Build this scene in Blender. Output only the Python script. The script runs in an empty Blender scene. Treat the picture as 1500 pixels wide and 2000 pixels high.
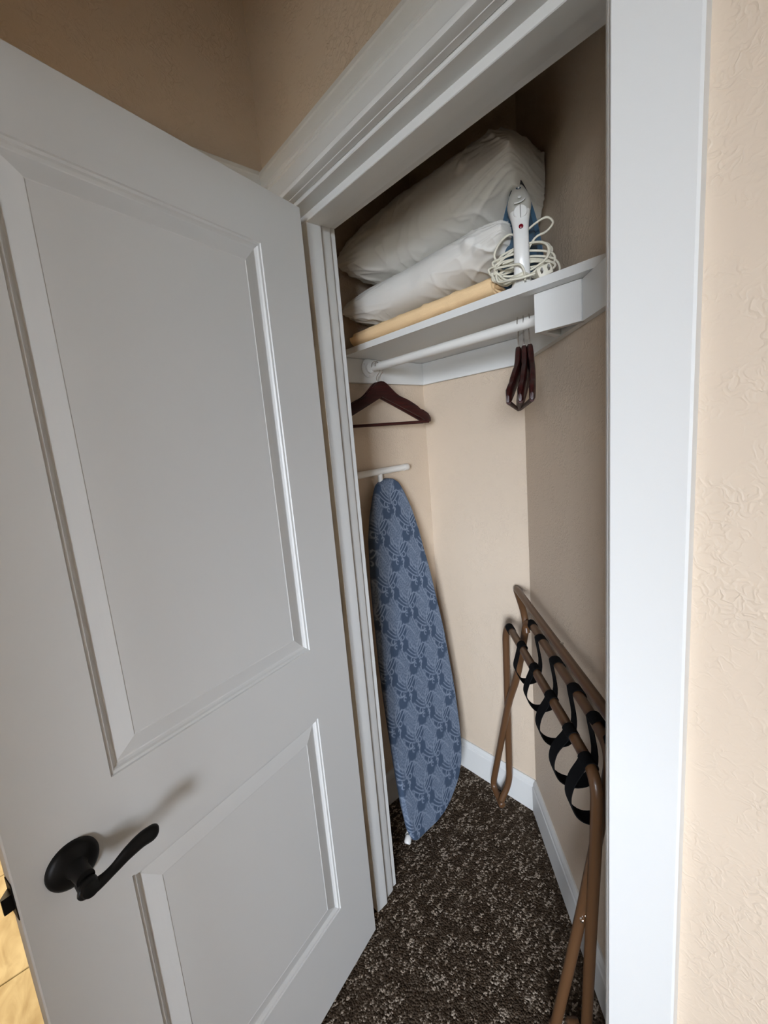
import bpy, bmesh, math, random
import numpy as np
from mathutils import Vector, Matrix, noise
random.seed(7)
scene = bpy.context.scene
COL = scene.collection

# ---------------------------------------------------------------- camera
CAM = Vector((0.97145, -0.62582, 1.48710))
R_ = Vector((0.66041374, 0.74618655, -0.08401974))
U_ = Vector((-0.06615357, 0.16927301, 0.98334651))
F_ = Vector((-0.74798221, 0.64385734, -0.16115313))
cd = bpy.data.cameras.new('camera')
cd.sensor_fit = 'VERTICAL'; cd.sensor_height = 36.0
cd.lens = 36.0 * 827.41 / 2000.0
cd.clip_start = 0.01; cd.clip_end = 60
cam = bpy.data.objects.new('camera', cd); COL.objects.link(cam)
m = Matrix((R_, U_, -F_)).transposed().to_4x4(); m.translation = CAM
cam.matrix_world = m
scene.camera = cam

# ---------------------------------------------------------------- world, lights, exposure
w = bpy.data.worlds.new('world'); scene.world = w; w.use_nodes = True
w.node_tree.nodes['Background'].inputs[0].default_value = (0.88, 0.965, 1.09, 1)
w.node_tree.nodes['Background'].inputs[1].default_value = 63.0
scene.view_settings.view_transform = 'Standard'
scene.view_settings.look = 'None'
scene.view_settings.exposure = 0.0
scene.view_settings.gamma = 1.0
scene.view_settings.use_curve_mapping = False

WIN = dict(x0=2.1, x1=3.8, z0=0.80, z1=2.24, y=-3.6)      # window in the bedroom behind the camera
def area(name, loc, target, sx, sy, energy, color, spread=math.pi):
    l = bpy.data.lights.new(name, 'AREA'); l.shape = 'RECTANGLE'; l.size = sx; l.size_y = sy
    l.energy = energy; l.color = color; l.spread = spread
    o = bpy.data.objects.new(name, l); COL.objects.link(o); o.location = loc
    o.rotation_euler = (Vector(target) - Vector(loc)).to_track_quat('-Z', 'Y').to_euler()
    return o
pt = area('window_daylight', ((WIN['x0']+WIN['x1'])/2, WIN['y']-0.13, (WIN['z0']+WIN['z1'])/2), ((WIN['x0']+WIN['x1'])/2, 0, (WIN['z0']+WIN['z1'])/2),
          WIN['x1']-WIN['x0'], WIN['z1']-WIN['z0'], 1, (1, 1, 1))
pt.data.cycles.is_portal = True      # the sky outside lights the room through this window
area('bathroom_ceiling_lamp', (-1.2, -0.75, 2.45), (-1.2, -0.75, 0), 0.5, 0.5, 47, (1.0, 0.80, 0.51))

# ---------------------------------------------------------------- helpers
def link(o, parent=None):
    COL.objects.link(o)
    if parent is not None: o.parent = parent
    return o

def tag(o, label=None, cat=None, group=None, kind=None):
    if label: o['label'] = label
    if cat: o['category'] = cat
    if group: o['group'] = group
    if kind: o['kind'] = kind
    return o

def empty(name, loc=(0, 0, 0), rz=0.0):
    o = bpy.data.objects.new(name, None); COL.objects.link(o)
    o.location = loc; o.rotation_euler = (0, 0, rz); o.empty_display_size = 0.05
    return o

def mesh(name, vf, mat, parent=None, smooth=None, world=True):
    """vf = (verts, faces). With a parent, verts in world coordinates become local to an unrotated parent."""
    v, f = vf
    if parent is not None and world:
        base = parent.location.copy(); q = parent.parent
        while q is not None: base += q.location; q = q.parent
        v = [(a[0]-base[0], a[1]-base[1], a[2]-base[2]) for a in v]
    me = bpy.data.meshes.new(name)
    me.from_pydata([tuple(map(float, a)) for a in v], [], f)
    bm = bmesh.new(); bm.from_mesh(me)
    bmesh.ops.recalc_face_normals(bm, faces=bm.faces); bm.to_mesh(me); bm.free()
    if smooth is not None:
        me.shade_smooth(); me.set_sharp_from_angle(angle=math.radians(smooth))
    if mat is not None: me.materials.append(mat)
    return link(bpy.data.objects.new(name, me), parent)

def join(*parts):
    V, F = [], []
    for v, f in parts:
        n = len(V); V += [tuple(a) for a in v]; F += [[i+n for i in q] for q in f]
    return V, F

def xf(vf, fn):
    return [tuple(fn(Vector(a))) for a in vf[0]], vf[1]

def box(x0, x1, y0, y1, z0, z1, bev=0.0, seg=1):
    bm = bmesh.new()
    bmesh.ops.create_cube(bm, size=1)
    for v in bm.verts:
        v.co = Vector(((x0+x1)/2 + v.co.x*(x1-x0), (y0+y1)/2 + v.co.y*(y1-y0), (z0+z1)/2 + v.co.z*(z1-z0)))
    if bev > 0:
        bmesh.ops.bevel(bm, geom=list(bm.edges), offset=bev, segments=seg, affect='EDGES', profile=0.5)
    return bm_out(bm)

def bm_out(bm):
    bm.verts.index_update()
    r = [tuple(v.co) for v in bm.verts], [[v.index for v in f.verts] for f in bm.faces]
    bm.free(); return r

def prism(poly, a0, a1, axis='x'):
    """extrude closed 2D polygon along an axis: x -> poly (y,z); y -> poly (x,z); z -> poly (x,y)"""
    def P(p, a):
        return {'x': (a, p[0], p[1]), 'y': (p[0], a, p[1]), 'z': (p[0], p[1], a)}[axis]
    n = len(poly)
    V = [P(p, a0) for p in poly] + [P(p, a1) for p in poly]
    F = [[i, (i+1) % n, n+(i+1) % n, n+i] for i in range(n)] + [list(range(n))[::-1], [n+i for i in range(n)]]
    return V, F

def smooth_path(pts, n=8):
    pts = [Vector(p) for p in pts]; out = []
    for i in range(len(pts)-1):
        p0 = pts[max(i-1, 0)]; p1 = pts[i]; p2 = pts[i+1]; p3 = pts[min(i+2, len(pts)-1)]
        for k in range(n):
            t = k/n
            out.append(0.5*((2*p1) + (p2-p0)*t + (2*p0-5*p1+4*p2-p3)*t*t + (3*p1-p0-3*p2+p3)*t**3))
    out.append(pts[-1]); return out

def round_path(pts, rad, n=6):
    """polyline with corners rounded to radius-ish rad"""
    pts = [Vector(p) for p in pts]; out = [pts[0]]
    for i in range(1, len(pts)-1):
        a, b, c = pts[i-1], pts[i], pts[i+1]
        r = min(rad, (a-b).length*0.48, (c-b).length*0.48)
        p = b + (a-b).normalized()*r; q = b + (c-b).normalized()*r
        for k in range(n+1):
            t = k/n; out.append(p*(1-t)**2 + b*2*t*(1-t) + q*t*t)
    out.append(pts[-1]); return out

def sweep(path, rad, seg=10, closed=False, cap=True, section=None, up=None):
    """tube along path; rad number or list; section = list of 2D points replaces the circle"""
    path = [Vector(p) for p in path]; n = len(path)
    sec = section or [(math.cos(2*math.pi*k/seg), math.sin(2*math.pi*k/seg)) for k in range(seg)]
    m_ = len(sec); V, F = [], []; N = None
    for i, p in enumerate(path):
        if closed: t = path[(i+1) % n]-path[i-1]
        else: t = path[min(i+1, n-1)]-path[max(i-1, 0)]
        t.normalize()
        if up is not None: N = Vector(up)
        elif N is None:
            N = Vector((0, 0, 1)) if abs(t.z) < 0.9 else Vector((1, 0, 0))
        N = (N - t*N.dot(t)).normalized(); B = t.cross(N)
        r = rad[i] if hasattr(rad, '__len__') else rad
        for (a, b) in sec: V.append(p + N*(a*r) + B*(b*r))
    for i in range(n if closed else n-1):
        j = (i+1) % n
        for k in range(m_):
            l = (k+1) % m_; F.append([i*m_+k, i*m_+l, j*m_+l, j*m_+k])
    if cap and not closed:
        F.append(list(range(m_))[::-1]); F.append([(n-1)*m_+k for k in range(m_)])
    return V, F

def lathe(profile, seg=24, origin=(0, 0, 0), axis=(0, 0, 1)):
    """profile = (radius, height) pairs revolved about axis"""
    ax = Vector(axis).normalized(); q = Vector((0, 0, 1)).rotation_difference(ax); o = Vector(origin)
    V, F = [], []
    for r, h in profile:
        for k in range(seg):
            a = 2*math.pi*k/seg; V.append(o + q @ Vector((max(r, 1e-5)*math.cos(a), max(r, 1e-5)*math.sin(a), h)))
    for i in range(len(profile)-1):
        for k in range(seg):
            l = (k+1) % seg; F.append([i*seg+k, i*seg+l, (i+1)*seg+l, (i+1)*seg+k])
    F.append(list(range(seg))); F.append([(len(profile)-1)*seg+k for k in range(seg)])
    return V, F

# ---------------------------------------------------------------- materials
def mat(name, color, rough=0.5, metal=0.0, bump=None, spec=0.5, var=0.0, var_scale=6.0, coat=0.0):
    """bump = (kind, scale, strength, distance)"""
    M = bpy.data.materials.new(name); M.use_nodes = True
    nt = M.node_tree; b = nt.nodes['Principled BSDF']
    b.inputs['Base Color'].default_value = (*color, 1); b.inputs['Roughness'].default_value = rough
    b.inputs['Metallic'].default_value = metal; b.inputs['Specular IOR Level'].default_value = spec
    b.inputs['Coat Weight'].default_value = coat
    tc = nt.nodes.new('ShaderNodeTexCoord')
    if var > 0:
        n = nt.nodes.new('ShaderNodeTexNoise'); n.inputs['Scale'].default_value = var_scale; n.inputs['Detail'].default_value = 4
        nt.links.new(tc.outputs['Object'], n.inputs['Vector'])
        mx = nt.nodes.new('ShaderNodeMix'); mx.data_type = 'RGBA'
        mx.inputs[6].default_value = (*[c*(1-var) for c in color], 1); mx.inputs[7].default_value = (*[min(1, c*(1+var)) for c in color], 1)
        nt.links.new(n.outputs['Fac'], mx.inputs[0]); nt.links.new(mx.outputs[2], b.inputs['Base Color'])
    if bump:
        kind, sc, st, dist = bump
        if kind == 'noise':
            t = nt.nodes.new('ShaderNodeTexNoise'); t.inputs['Scale'].default_value = sc; t.inputs['Detail'].default_value = 3; out = t.outputs['Fac']
            nt.links.new(tc.outputs['Object'], t.inputs['Vector'])
        bp = nt.nodes.new('ShaderNodeBump'); bp.inputs['Strength'].default_value = st; bp.inputs['Distance'].default_value = dist
        nt.links.new(out, bp.inputs['Height']); nt.links.new(bp.outputs['Normal'], b.inputs['Normal'])
    return M

def plaster(name, color):
    """painted wall with hand-trowelled skip texture: thin crinkled ridges over a fine orange peel"""
    M = mat(name, color, rough=0.62, var=0.03, var_scale=2.0); nt = M.node_tree; b = nt.nodes['Principled BSDF']
    tc = nt.nodes.new('ShaderNodeTexCoord')
    def N(t): return nt.nodes.new(t)
    wn = N('ShaderNodeTexNoise'); wn.inputs['Scale'].default_value = 78; wn.inputs['Detail'].default_value = 1.5; wn.inputs['Distortion'].default_value = 0.6
    nt.links.new(tc.outputs['Object'], wn.inputs['Vector'])
    # ridge = 1 - |noise - .5| * k, clipped
    s = N('ShaderNodeMath'); s.operation = 'SUBTRACT'; s.inputs[1].default_value = 0.5; nt.links.new(wn.outputs['Fac'], s.inputs[0])
    a = N('ShaderNodeMath'); a.operation = 'ABSOLUTE'; nt.links.new(s.outputs[0], a.inputs[0])
    r = N('ShaderNodeMapRange'); r.inputs[1].default_value = 0.0; r.inputs[2].default_value = 0.13; r.inputs[3].default_value = 1; r.inputs[4].default_value = 0
    nt.links.new(a.outputs[0], r.inputs[0])
    pn = N('ShaderNodeTexNoise'); pn.inputs['Scale'].default_value = 16; nt.links.new(tc.outputs['Object'], pn.inputs['Vector'])
    pr = N('ShaderNodeMapRange'); pr.inputs[1].default_value = 0.36; pr.inputs[2].default_value = 0.60; nt.links.new(pn.outputs['Fac'], pr.inputs[0])
    mu = N('ShaderNodeMath'); mu.operation = 'MULTIPLY'; nt.links.new(r.outputs[0], mu.inputs[0]); nt.links.new(pr.outputs[0], mu.inputs[1])
    fn = N('ShaderNodeTexNoise'); fn.inputs['Scale'].default_value = 160; nt.links.new(tc.outputs['Object'], fn.inputs['Vector'])
    ml = N('ShaderNodeMath'); ml.operation = 'MULTIPLY_ADD'; ml.inputs[1].default_value = 0.22
    nt.links.new(fn.outputs['Fac'], ml.inputs[0]); nt.links.new(mu.outputs[0], ml.inputs[2])
    bp = N('ShaderNodeBump'); bp.inputs['Strength'].default_value = 0.36; bp.inputs['Distance'].default_value = 0.0024
    nt.links.new(ml.outputs[0], bp.inputs['Height']); nt.links.new(bp.outputs['Normal'], b.inputs['Normal'])
    return M

def carpet_material():
    M = mat('brown_carpet', (0.055, 0.041, 0.031), rough=1.0, spec=0.05); nt = M.node_tree; b = nt.nodes['Principled BSDF']
    tc = nt.nodes.new('ShaderNodeTexCoord')
    def N(t): return nt.nodes.new(t)
    v = N('ShaderNodeTexVoronoi'); v.inputs['Scale'].default_value = 200; nt.links.new(tc.outputs['Object'], v.inputs['Vector'])
    bw = N('ShaderNodeRGBToBW'); nt.links.new(v.outputs['Color'], bw.inputs[0])
    # short woven bars of pale yarn scattered in two directions
    def bars(rot, off, lo, hi):
        mp = N('ShaderNodeMapping'); mp.inputs['Scale'].default_value = (88, 34, 1); mp.inputs['Rotation'].default_value = (0, 0, rot); mp.inputs['Location'].default_value = (off, off, 0)
        nt.links.new(tc.outputs['Object'], mp.inputs[0])
        c = N('ShaderNodeTexVoronoi'); c.inputs['Scale'].default_value = 1.0; c.distance = 'CHEBYCHEV'; nt.links.new(mp.outputs[0], c.inputs['Vector'])
        g = N('ShaderNodeSeparateColor'); nt.links.new(c.outputs['Color'], g.inputs[0])
        r = N('ShaderNodeMapRange'); r.inputs[1].default_value = lo; r.inputs[2].default_value = hi; nt.links.new(g.outputs[0], r.inputs[0])
        return r.outputs[0]
    mxm = N('ShaderNodeMath'); mxm.operation = 'MAXIMUM'; nt.links.new(bars(0.2, 0, 0.60, 1.0), mxm.inputs[0]); nt.links.new(bars(1.15, 7.3, 0.72, 1.0), mxm.inputs[1])
    pc = N('ShaderNodeTexNoise'); pc.inputs['Scale'].default_value = 18; pc.inputs['Detail'].default_value = 2; nt.links.new(tc.outputs['Object'], pc.inputs['Vector'])
    ad = N('ShaderNodeMath'); ad.operation = 'MULTIPLY_ADD'; ad.inputs[1].default_value = 0.42; nt.links.new(pc.outputs['Fac'], ad.inputs[0])
    dot = N('ShaderNodeMapRange'); dot.inputs[1].default_value = 0.42; dot.inputs[2].default_value = 0.72; nt.links.new(bw.outputs[0], dot.inputs[0])
    ml = N('ShaderNodeMath'); ml.operation = 'MULTIPLY'; nt.links.new(mxm.outputs[0], ml.inputs[0]); nt.links.new(dot.outputs[0], ml.inputs[1])
    m3 = N('ShaderNodeMath'); m3.operation = 'MULTIPLY'; m3.inputs[1].default_value = 0.62; nt.links.new(ml.outputs[0], m3.inputs[0]); nt.links.new(m3.outputs[0], ad.inputs[2])
    s2 = N('ShaderNodeMath'); s2.operation = 'MULTIPLY_ADD'; s2.inputs[1].default_value = 0.60; nt.links.new(bw.outputs[0], s2.inputs[0]); nt.links.new(ad.outputs[0], s2.inputs[2])
    cr = N('ShaderNodeValToRGB'); e = cr.color_ramp.elements
    e[0].position = 0.30; e[0].color = (0.030, 0.020, 0.0125, 1); e[1].position = 1.0; e[1].color = (0.36, 0.30, 0.24, 1)
    k = e.new(0.60); k.color = (0.066, 0.047, 0.032, 1); k = e.new(0.76); k.color = (0.115, 0.087, 0.063, 1)
    nt.links.new(s2.outputs[0], cr.inputs[0]); nt.links.new(cr.outputs[0], b.inputs['Base Color'])
    bp = N('ShaderNodeBump'); bp.inputs['Strength'].default_value = 0.8; bp.inputs['Distance'].default_value = 0.004; bp.invert = True
    nt.links.new(v.outputs['Distance'], bp.inputs['Height']); nt.links.new(bp.outputs['Normal'], b.inputs['Normal'])
    return M

def stone_tile_material():
    M = mat('travertine_tile', (0.62, 0.5, 0.33), rough=0.35); nt = M.node_tree; b = nt.nodes['Principled BSDF']
    tc = nt.nodes.new('ShaderNodeTexCoord')
    mp = nt.nodes.new('ShaderNodeMapping'); mp.inputs['Scale'].default_value = (5, 14, 5); nt.links.new(tc.outputs['Object'], mp.inputs[0])
    n = nt.nodes.new('ShaderNodeTexNoise'); n.inputs['Scale'].default_value = 1.6; n.inputs['Detail'].default_value = 6; n.inputs['Distortion'].default_value = 0.8
    nt.links.new(mp.outputs[0], n.inputs['Vector'])
    cr = nt.nodes.new('ShaderNodeValToRGB'); e = cr.color_ramp.elements
    e[0].position = 0.3; e[0].color = (0.48, 0.42, 0.28, 1); e[1].position = 0.62; e[1].color = (0.74, 0.72, 0.56, 1)
    nt.links.new(n.outputs['Fac'], cr.inputs[0]); nt.links.new(cr.outputs[0], b.inputs['Base Color'])
    return M

def wood_material():
    M = mat('mahogany', (0.03, 0.005, 0.004), rough=0.42, coat=0.0, spec=0.35); nt = M.node_tree; b = nt.nodes['Principled BSDF']
    tc = nt.nodes.new('ShaderNodeTexCoord')
    mp = nt.nodes.new('ShaderNodeMapping'); mp.inputs['Scale'].default_value = (6, 90, 60); nt.links.new(tc.outputs['Object'], mp.inputs[0])
    n = nt.nodes.new('ShaderNodeTexNoise'); n.inputs['Scale'].default_value = 2; n.inputs['Detail'].default_value = 4
    nt.links.new(mp.outputs[0], n.inputs['Vector'])
    cr = nt.nodes.new('ShaderNodeValToRGB'); e = cr.color_ramp.elements
    e[0].position = 0.3; e[0].color = (0.013, 0.0018, 0.0016, 1); e[1].position = 0.7; e[1].color = (0.046, 0.0065, 0.0045, 1)
    nt.links.new(n.outputs['Fac'], cr.inputs[0]); nt.links.new(cr.outputs[0], b.inputs['Base Color'])
    return M

def board_fabric_material():
    M = mat('blue_printed_cotton', (0.1, 0.15, 0.22), rough=0.9, spec=0.2); nt = M.node_tree; b = nt.nodes['Principled BSDF']
    a = nt.nodes.new('ShaderNodeAttribute'); a.attribute_name = 'print'
    cr = nt.nodes.new('ShaderNodeValToRGB'); e = cr.color_ramp.elements
    e[0].position = 0.0; e[0].color = (0.052, 0.079, 0.128, 1); e[1].position = 1.0; e[1].color = (0.24, 0.29, 0.37, 1)
    k = e.new(0.55); k.color = (0.112, 0.148, 0.215, 1)
    nt.links.new(a.outputs['Fac'], cr.inputs[0]); nt.links.new(cr.outputs[0], b.inputs['Base Color'])
    tc = nt.nodes.new('ShaderNodeTexCoord'); n = nt.nodes.new('ShaderNodeTexNoise'); n.inputs['Scale'].default_value = 700
    nt.links.new(tc.outputs['Object'], n.inputs['Vector'])
    bp = nt.nodes.new('ShaderNodeBump'); bp.inputs['Strength'].default_value = 0.3; bp.inputs['Distance'].default_value = 0.001
    nt.links.new(n.outputs['Fac'], bp.inputs['Height']); nt.links.new(bp.outputs['Normal'], b.inputs['Normal'])
    return M

WHITE = mat('white_satin_paint', (0.69, 0.69, 0.67), rough=0.38, bump=('noise', 500, 0.05, 0.001))
DOORW = mat('white_door_paint', (0.72, 0.72, 0.70), rough=0.42, bump=('noise', 420, 0.06, 0.001))
SHELFW = mat('white_shelf_laminate', (0.72, 0.72, 0.70), rough=0.35)
PLAS = plaster('peach_plaster', (0.64, 0.525, 0.405))
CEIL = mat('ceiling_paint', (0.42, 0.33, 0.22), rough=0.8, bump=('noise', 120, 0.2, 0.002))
CARPET = carpet_material()
TILE = stone_tile_material()
GROUT = mat('grout', (0.30, 0.24, 0.17), rough=0.9)
BLACKM = mat('oil_rubbed_bronze', (0.005, 0.0045, 0.004), rough=0.45, metal=0.0, spec=0.22)
STEEL = mat('satin_nickel', (0.55, 0.53, 0.50), rough=0.3, metal=1.0)
CHROME = mat('chrome_wire', (0.75, 0.72, 0.70), rough=0.14, metal=1.0)
WOOD = wood_material()
SLEEVE = mat('brown_sleeve', (0.045, 0.009, 0.007), rough=0.6, spec=0.25)
TUBE = mat('brown_powder_coat', (0.105, 0.050, 0.021), rough=0.38, metal=0.0, coat=0.15, spec=0.4)
STRAP = mat('black_webbing', (0.003, 0.003, 0.0035), rough=0.9, spec=0.12, bump=('noise', 900, 0.4, 0.001))
COTTON = mat('white_pillowcase', (0.75, 0.73, 0.685), rough=0.85, spec=0.2, bump=('noise', 900, 0.15, 0.0006))
BLANK = mat('peach_blanket', (0.88, 0.63, 0.36), rough=0.95, spec=0.1, bump=('noise', 420, 0.5, 0.0015))
FABRIC = board_fabric_material()
ENAMEL = mat('white_enamel_tube', (0.80, 0.79, 0.75), rough=0.3)
PLASW = mat('white_plastic', (0.80, 0.79, 0.76), rough=0.25)
PLASG = mat('pale_grey_plastic', (0.50, 0.48, 0.43), rough=0.3)
TANK = mat('blue_tank_plastic', (0.040, 0.085, 0.135), rough=0.2, coat=0.5)
SOLE = mat('grey_soleplate', (0.32, 0.34, 0.38), rough=0.3, metal=0.6)
DARK = mat('dark_nose_plastic', (0.012, 0.012, 0.013), rough=0.4)
RED = mat('red_lamp_lens', (0.16, 0.004, 0.012), rough=0.15)
GREYP = mat('grey_print', (0.25, 0.24, 0.22), rough=0.5)
CORD = mat('cream_cord', (0.72, 0.68, 0.56), rough=0.45)
RUBBER = mat('dark_rubber', (0.02, 0.018, 0.016), rough=0.7)

# ---------------------------------------------------------------- key dimensions (metres), from the photograph
W_ = 0.7345            # clear opening
DJ = 0.122             # jamb depth = wall thickness
ZH = 2.051             # underside of the head jamb
YB = 0.7127            # closet back wall
XL = -0.2686           # closet left wall
XC = 0.1897            # corner of back wall and angled wall
AD = Vector((0.71466373, -0.69946819, 0)); AN = Vector((-0.69946819, -0.71466373, 0))
A0 = Vector((XC, YB, 0))
def AW(s, o, z): return A0 + AD*s + AN*o + Vector((0, 0, z))    # along the angled wall, off it, up
ZC = 2.85              # ceilings
XR, YN = 4.3, -3.6     # room
XLW = -0.072           # hall left wall
YF = -0.030            # room face of the wall around the opening

# ---------------------------------------------------------------- setting
def struct(name, vf, m_, parent=None, label=None, smooth=None):
    o = mesh(name, vf, m_, parent, smooth)
    if parent is None: o['kind'] = 'structure'
    if label: o['label'] = label
    return o

struct('floor', join(box(XLW-0.02, XR, YN, 0.0, -0.06, 0.0), box(XL-0.1, 0.9, 0.0, YB+0.1, -0.06, 0.0)), CARPET,
       label='brown carpet flecked with pale yarn')
fl2 = struct('floor', box(-2.4, XLW-0.02, -2.2, 0.2, -0.06, -0.012), GROUT, label='beige stone tile floor beyond the door')
TS = 0.463; tm = None
for i in range(-4, 1):
    for j in range(-5, 1):
        x1 = -0.625 + (i+2)*TS - 0.5*0.004; x0 = x1 - TS + 0.004
        y1 = -0.16 + j*TS; y0 = y1 - TS + 0.004
        x0 = max(x0, -2.39); x1 = min(x1, XLW-0.021); y0 = max(y0, -2.19); y1 = min(y1, 0.19)
        if x1-x0 < 0.03 or y1-y0 < 0.03: continue
        mesh('tile', box(x0, x1, y0, y1, -0.014, 0.0, 0.0015), TILE, fl2)
# front wall with the closet opening
struct('wall_front', join(box(XL-0.1, -0.02, YF, DJ, 0, ZC), box(W_+0.02, XR, YF, DJ, 0, ZC), box(-0.02, W_+0.02, YF, DJ, ZH+0.02, ZC)), PLAS,
       label='peach textured plaster wall around the closet opening')
BY0, BY1, BZ = -0.95, -0.14, 2.05     # bathroom doorway in the left wall
struct('wall_left', join(box(XLW-0.12, XLW, YN, BY0, 0, ZC), box(XLW-0.12, XLW, BY1, YF, 0, ZC), box(XLW-0.12, XLW, BY0, BY1, BZ, ZC)), PLAS,
       label='tan plaster wall above the open door')
HX0, HX1, HZ, HY = 0.88, 1.80, 2.05, -1.30    # opening in an added, unseen partition that limits the window light and bounce
struct('wall_light_block', join(box(XLW, HX0, HY-0.12, HY, 0, ZC), box(HX1, XR, HY-0.12, HY, 0, ZC), box(HX0, HX1, HY-0.12, HY, HZ, ZC), box(1.90, 2.0, HY, YF, 0, ZC)), PLAS)
struct('wall_right', box(XR, XR+0.1, YN, DJ, 0, ZC), PLAS)
wx0, wx1, wz0, wz1 = WIN['x0'], WIN['x1'], WIN['z0'], WIN['z1']
struct('wall_back', join(box(XLW-0.12, wx0, YN-0.12, YN, 0, ZC), box(wx1, XR+0.1, YN-0.12, YN, 0, ZC),
                         box(wx0, wx1, YN-0.12, YN, 0, wz0), box(wx0, wx1, YN-0.12, YN, wz1, ZC)), PLAS)
struct('ceiling', join(box(-2.5, XR+0.1, YN-0.12, DJ, ZC, ZC+0.08), box(XL-0.1, 0.95, DJ, YB+0.1, 2.60, 2.68)), CEIL)
struct('wall_bathroom_far', box(-2.5, -2.4, -2.3, 0.3, 0, ZC), PLAS)
struct('wall_bathroom_side', join(box(-2.5, XL-0.1, 0.02, 0.12, 0, ZC), box(-2.5, XLW-0.12, -2.3, -2.2, 0, ZC)), PLAS)
GROUND = mat('garden_ground', (0.17, 0.16, 0.13), rough=0.9)
struct('ground', box(-20, 25, -40, YN-0.3, -0.5, -0.4), GROUND)
win = empty('window_1', ((wx0+wx1)/2, YN, wz0)); win['kind'] = 'structure'
for nm, b_ in (('frame', join(box(wx0, wx0+0.05, YN-0.09, YN+0.01, wz0, wz1), box(wx1-0.05, wx1, YN-0.09, YN+0.01, wz0, wz1),
                              box(wx0+0.05, wx1-0.05, YN-0.09, YN+0.01, wz0, wz0+0.05), box(wx0+0.05, wx1-0.05, YN-0.09, YN+0.01, wz1-0.05, wz1))),
               ('mullion', box((wx0+wx1)/2-0.02, (wx0+wx1)/2+0.02, YN-0.08, YN-0.01, wz0+0.05, wz1-0.05))):
    mesh(nm, b_, WHITE, win)

# closet shell
xa = lambda y: XC + (YB-y)*AD.x/(-AD.y)
struct('wall_closet_left', box(XL-0.1, XL, DJ, YB+0.1, 0, ZC), PLAS, label='peach plaster left side wall inside the closet')
struct('wall_closet_back', box(XL, XC+0.16, YB, YB+0.1, 0, ZC), PLAS, label='peach plaster back wall of the closet')
S1 = (YB-DJ)/(-AD.y)
struct('wall_closet_angled', prism([AW(0, 0, 0)[:2], AW(S1, 0, 0)[:2], AW(S1+0.14, -0.0, 0)[:2], AW(S1+0.14, -0.12, 0)[:2], AW(-0.02, -0.12, 0)[:2]], 0, ZC, 'z'),
       PLAS, label='peach plaster angled wall on the right of the closet')

# baseboards: flat board with an eased, stepped top
def bb_profile(t=0.016, h=0.134):
    return [(0, 0), (t, 0), (t, h-0.026), (t-0.003, h-0.022), (t-0.004, h-0.012), (t-0.009, h-0.002), (t-0.011, h), (0, h)]
def baseboard(name, a, b, nrm, label):
    a, b, nrm = Vector(a), Vector(b), Vector(nrm)
    P = bb_profile(); n = len(P)
    V = [a + nrm*o + Vector((0, 0, z)) for o, z in P] + [b + nrm*o + Vector((0, 0, z)) for o, z in P]
    F = [[i, (i+1) % n, n+(i+1) % n, n+i] for i in range(n)] + [list(range(n))[::-1], [n+i for i in range(n)]]
    return struct(name, (V, F), WHITE, label=label)
baseboard('baseboard_back', (XL, YB, 0), (XC, YB, 0), (0, -1, 0), 'white baseboard along the back wall of the closet')
baseboard('baseboard_left', (XL, DJ, 0), (XL, YB-0.016, 0), (1, 0, 0), 'white baseboard behind the ironing board')
baseboard('baseboard_angled', AW(0.006, 0, 0), AW(S1-0.01, 0, 0), AN, 'white baseboard along the angled wall behind the rack')
baseboard('baseboard_front', (0.842, YF, 0), (1.9, YF, 0), (0, -1, 0), 'white baseboard right of the door casing')

# door frame: jambs, stops, casings
fr = empty('trim_1', (0, 0, 0)); fr['kind'] = 'structure'; fr['label'] = 'white painted frame and casing around the closet opening'
jb = 0.0015; YJ = -0.018
mesh('jamb', box(-0.02, 0, YJ, DJ+0.001, 0, ZH+0.02, jb), WHITE, fr)
mesh('jamb', box(W_, W_+0.02, YJ, DJ+0.001, 0, ZH+0.02, jb), WHITE, fr)
mesh('jamb', box(0.0, W_, YJ, DJ+0.001, ZH, ZH+0.02, jb), WHITE, fr)
# jamb extension strips between the jamb and the casing
mesh('jamb_extension', box(-0.02, -0.0075, YF-0.003, YJ-0.0005, 0, ZH+0.02, 0.001), WHITE, fr)
mesh('jamb_extension', box(W_+0.0075, W_+0.02, YF-0.003, YJ-0.0005, 0, ZH+0.02, 0.001), WHITE, fr)
mesh('jamb_extension', box(-0.0075, W_+0.0075, YF-0.003, YJ-0.0005, ZH+0.0075, ZH+0.02, 0.001), WHITE, fr)
# stop: square nose toward the door, moulded step at the back; (depth from wall face, projection)
ST = [(0.020, 0), (0.020, 0.022), (0.0215, 0.0235), (0.057, 0.0235), (0.0615, 0.0225), (0.064, 0.019), (0.0645, 0.0125), (0.072, 0.0115), (0.096, 0.0080), (0.102, 0.0060), (0.1035, 0.0)]
mesh('stop', prism([(x, y) for y, x in ST], 0, ZH, 'z'), WHITE, fr, smooth=35)
mesh('stop', prism([(W_-x*0.40, y) for y, x in ST], 0, ZH, 'z'), WHITE, fr, smooth=35)
ST2 = [(y-0.0006, x*0.72) for y, x in ST]
mesh('stop', prism([(y, ZH-x) for y, x in ST2], 0.0004, W_-0.0004, 'x'), WHITE, fr, smooth=35)
side = lambda x0, x1: prism([(x0, YF), (x0, -0.048), (x0+0.002, -0.050), (x1-0.003, -0.0515), (x1, -0.0495), (x1, YF)], 0, ZH+0.0085, 'z')
mesh('side_casing', side(W_+0.0165, 0.8395), WHITE, fr, smooth=30)
mesh('side_casing', side(XLW+0.001, -0.009), WHITE, fr, smooth=30)
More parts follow.
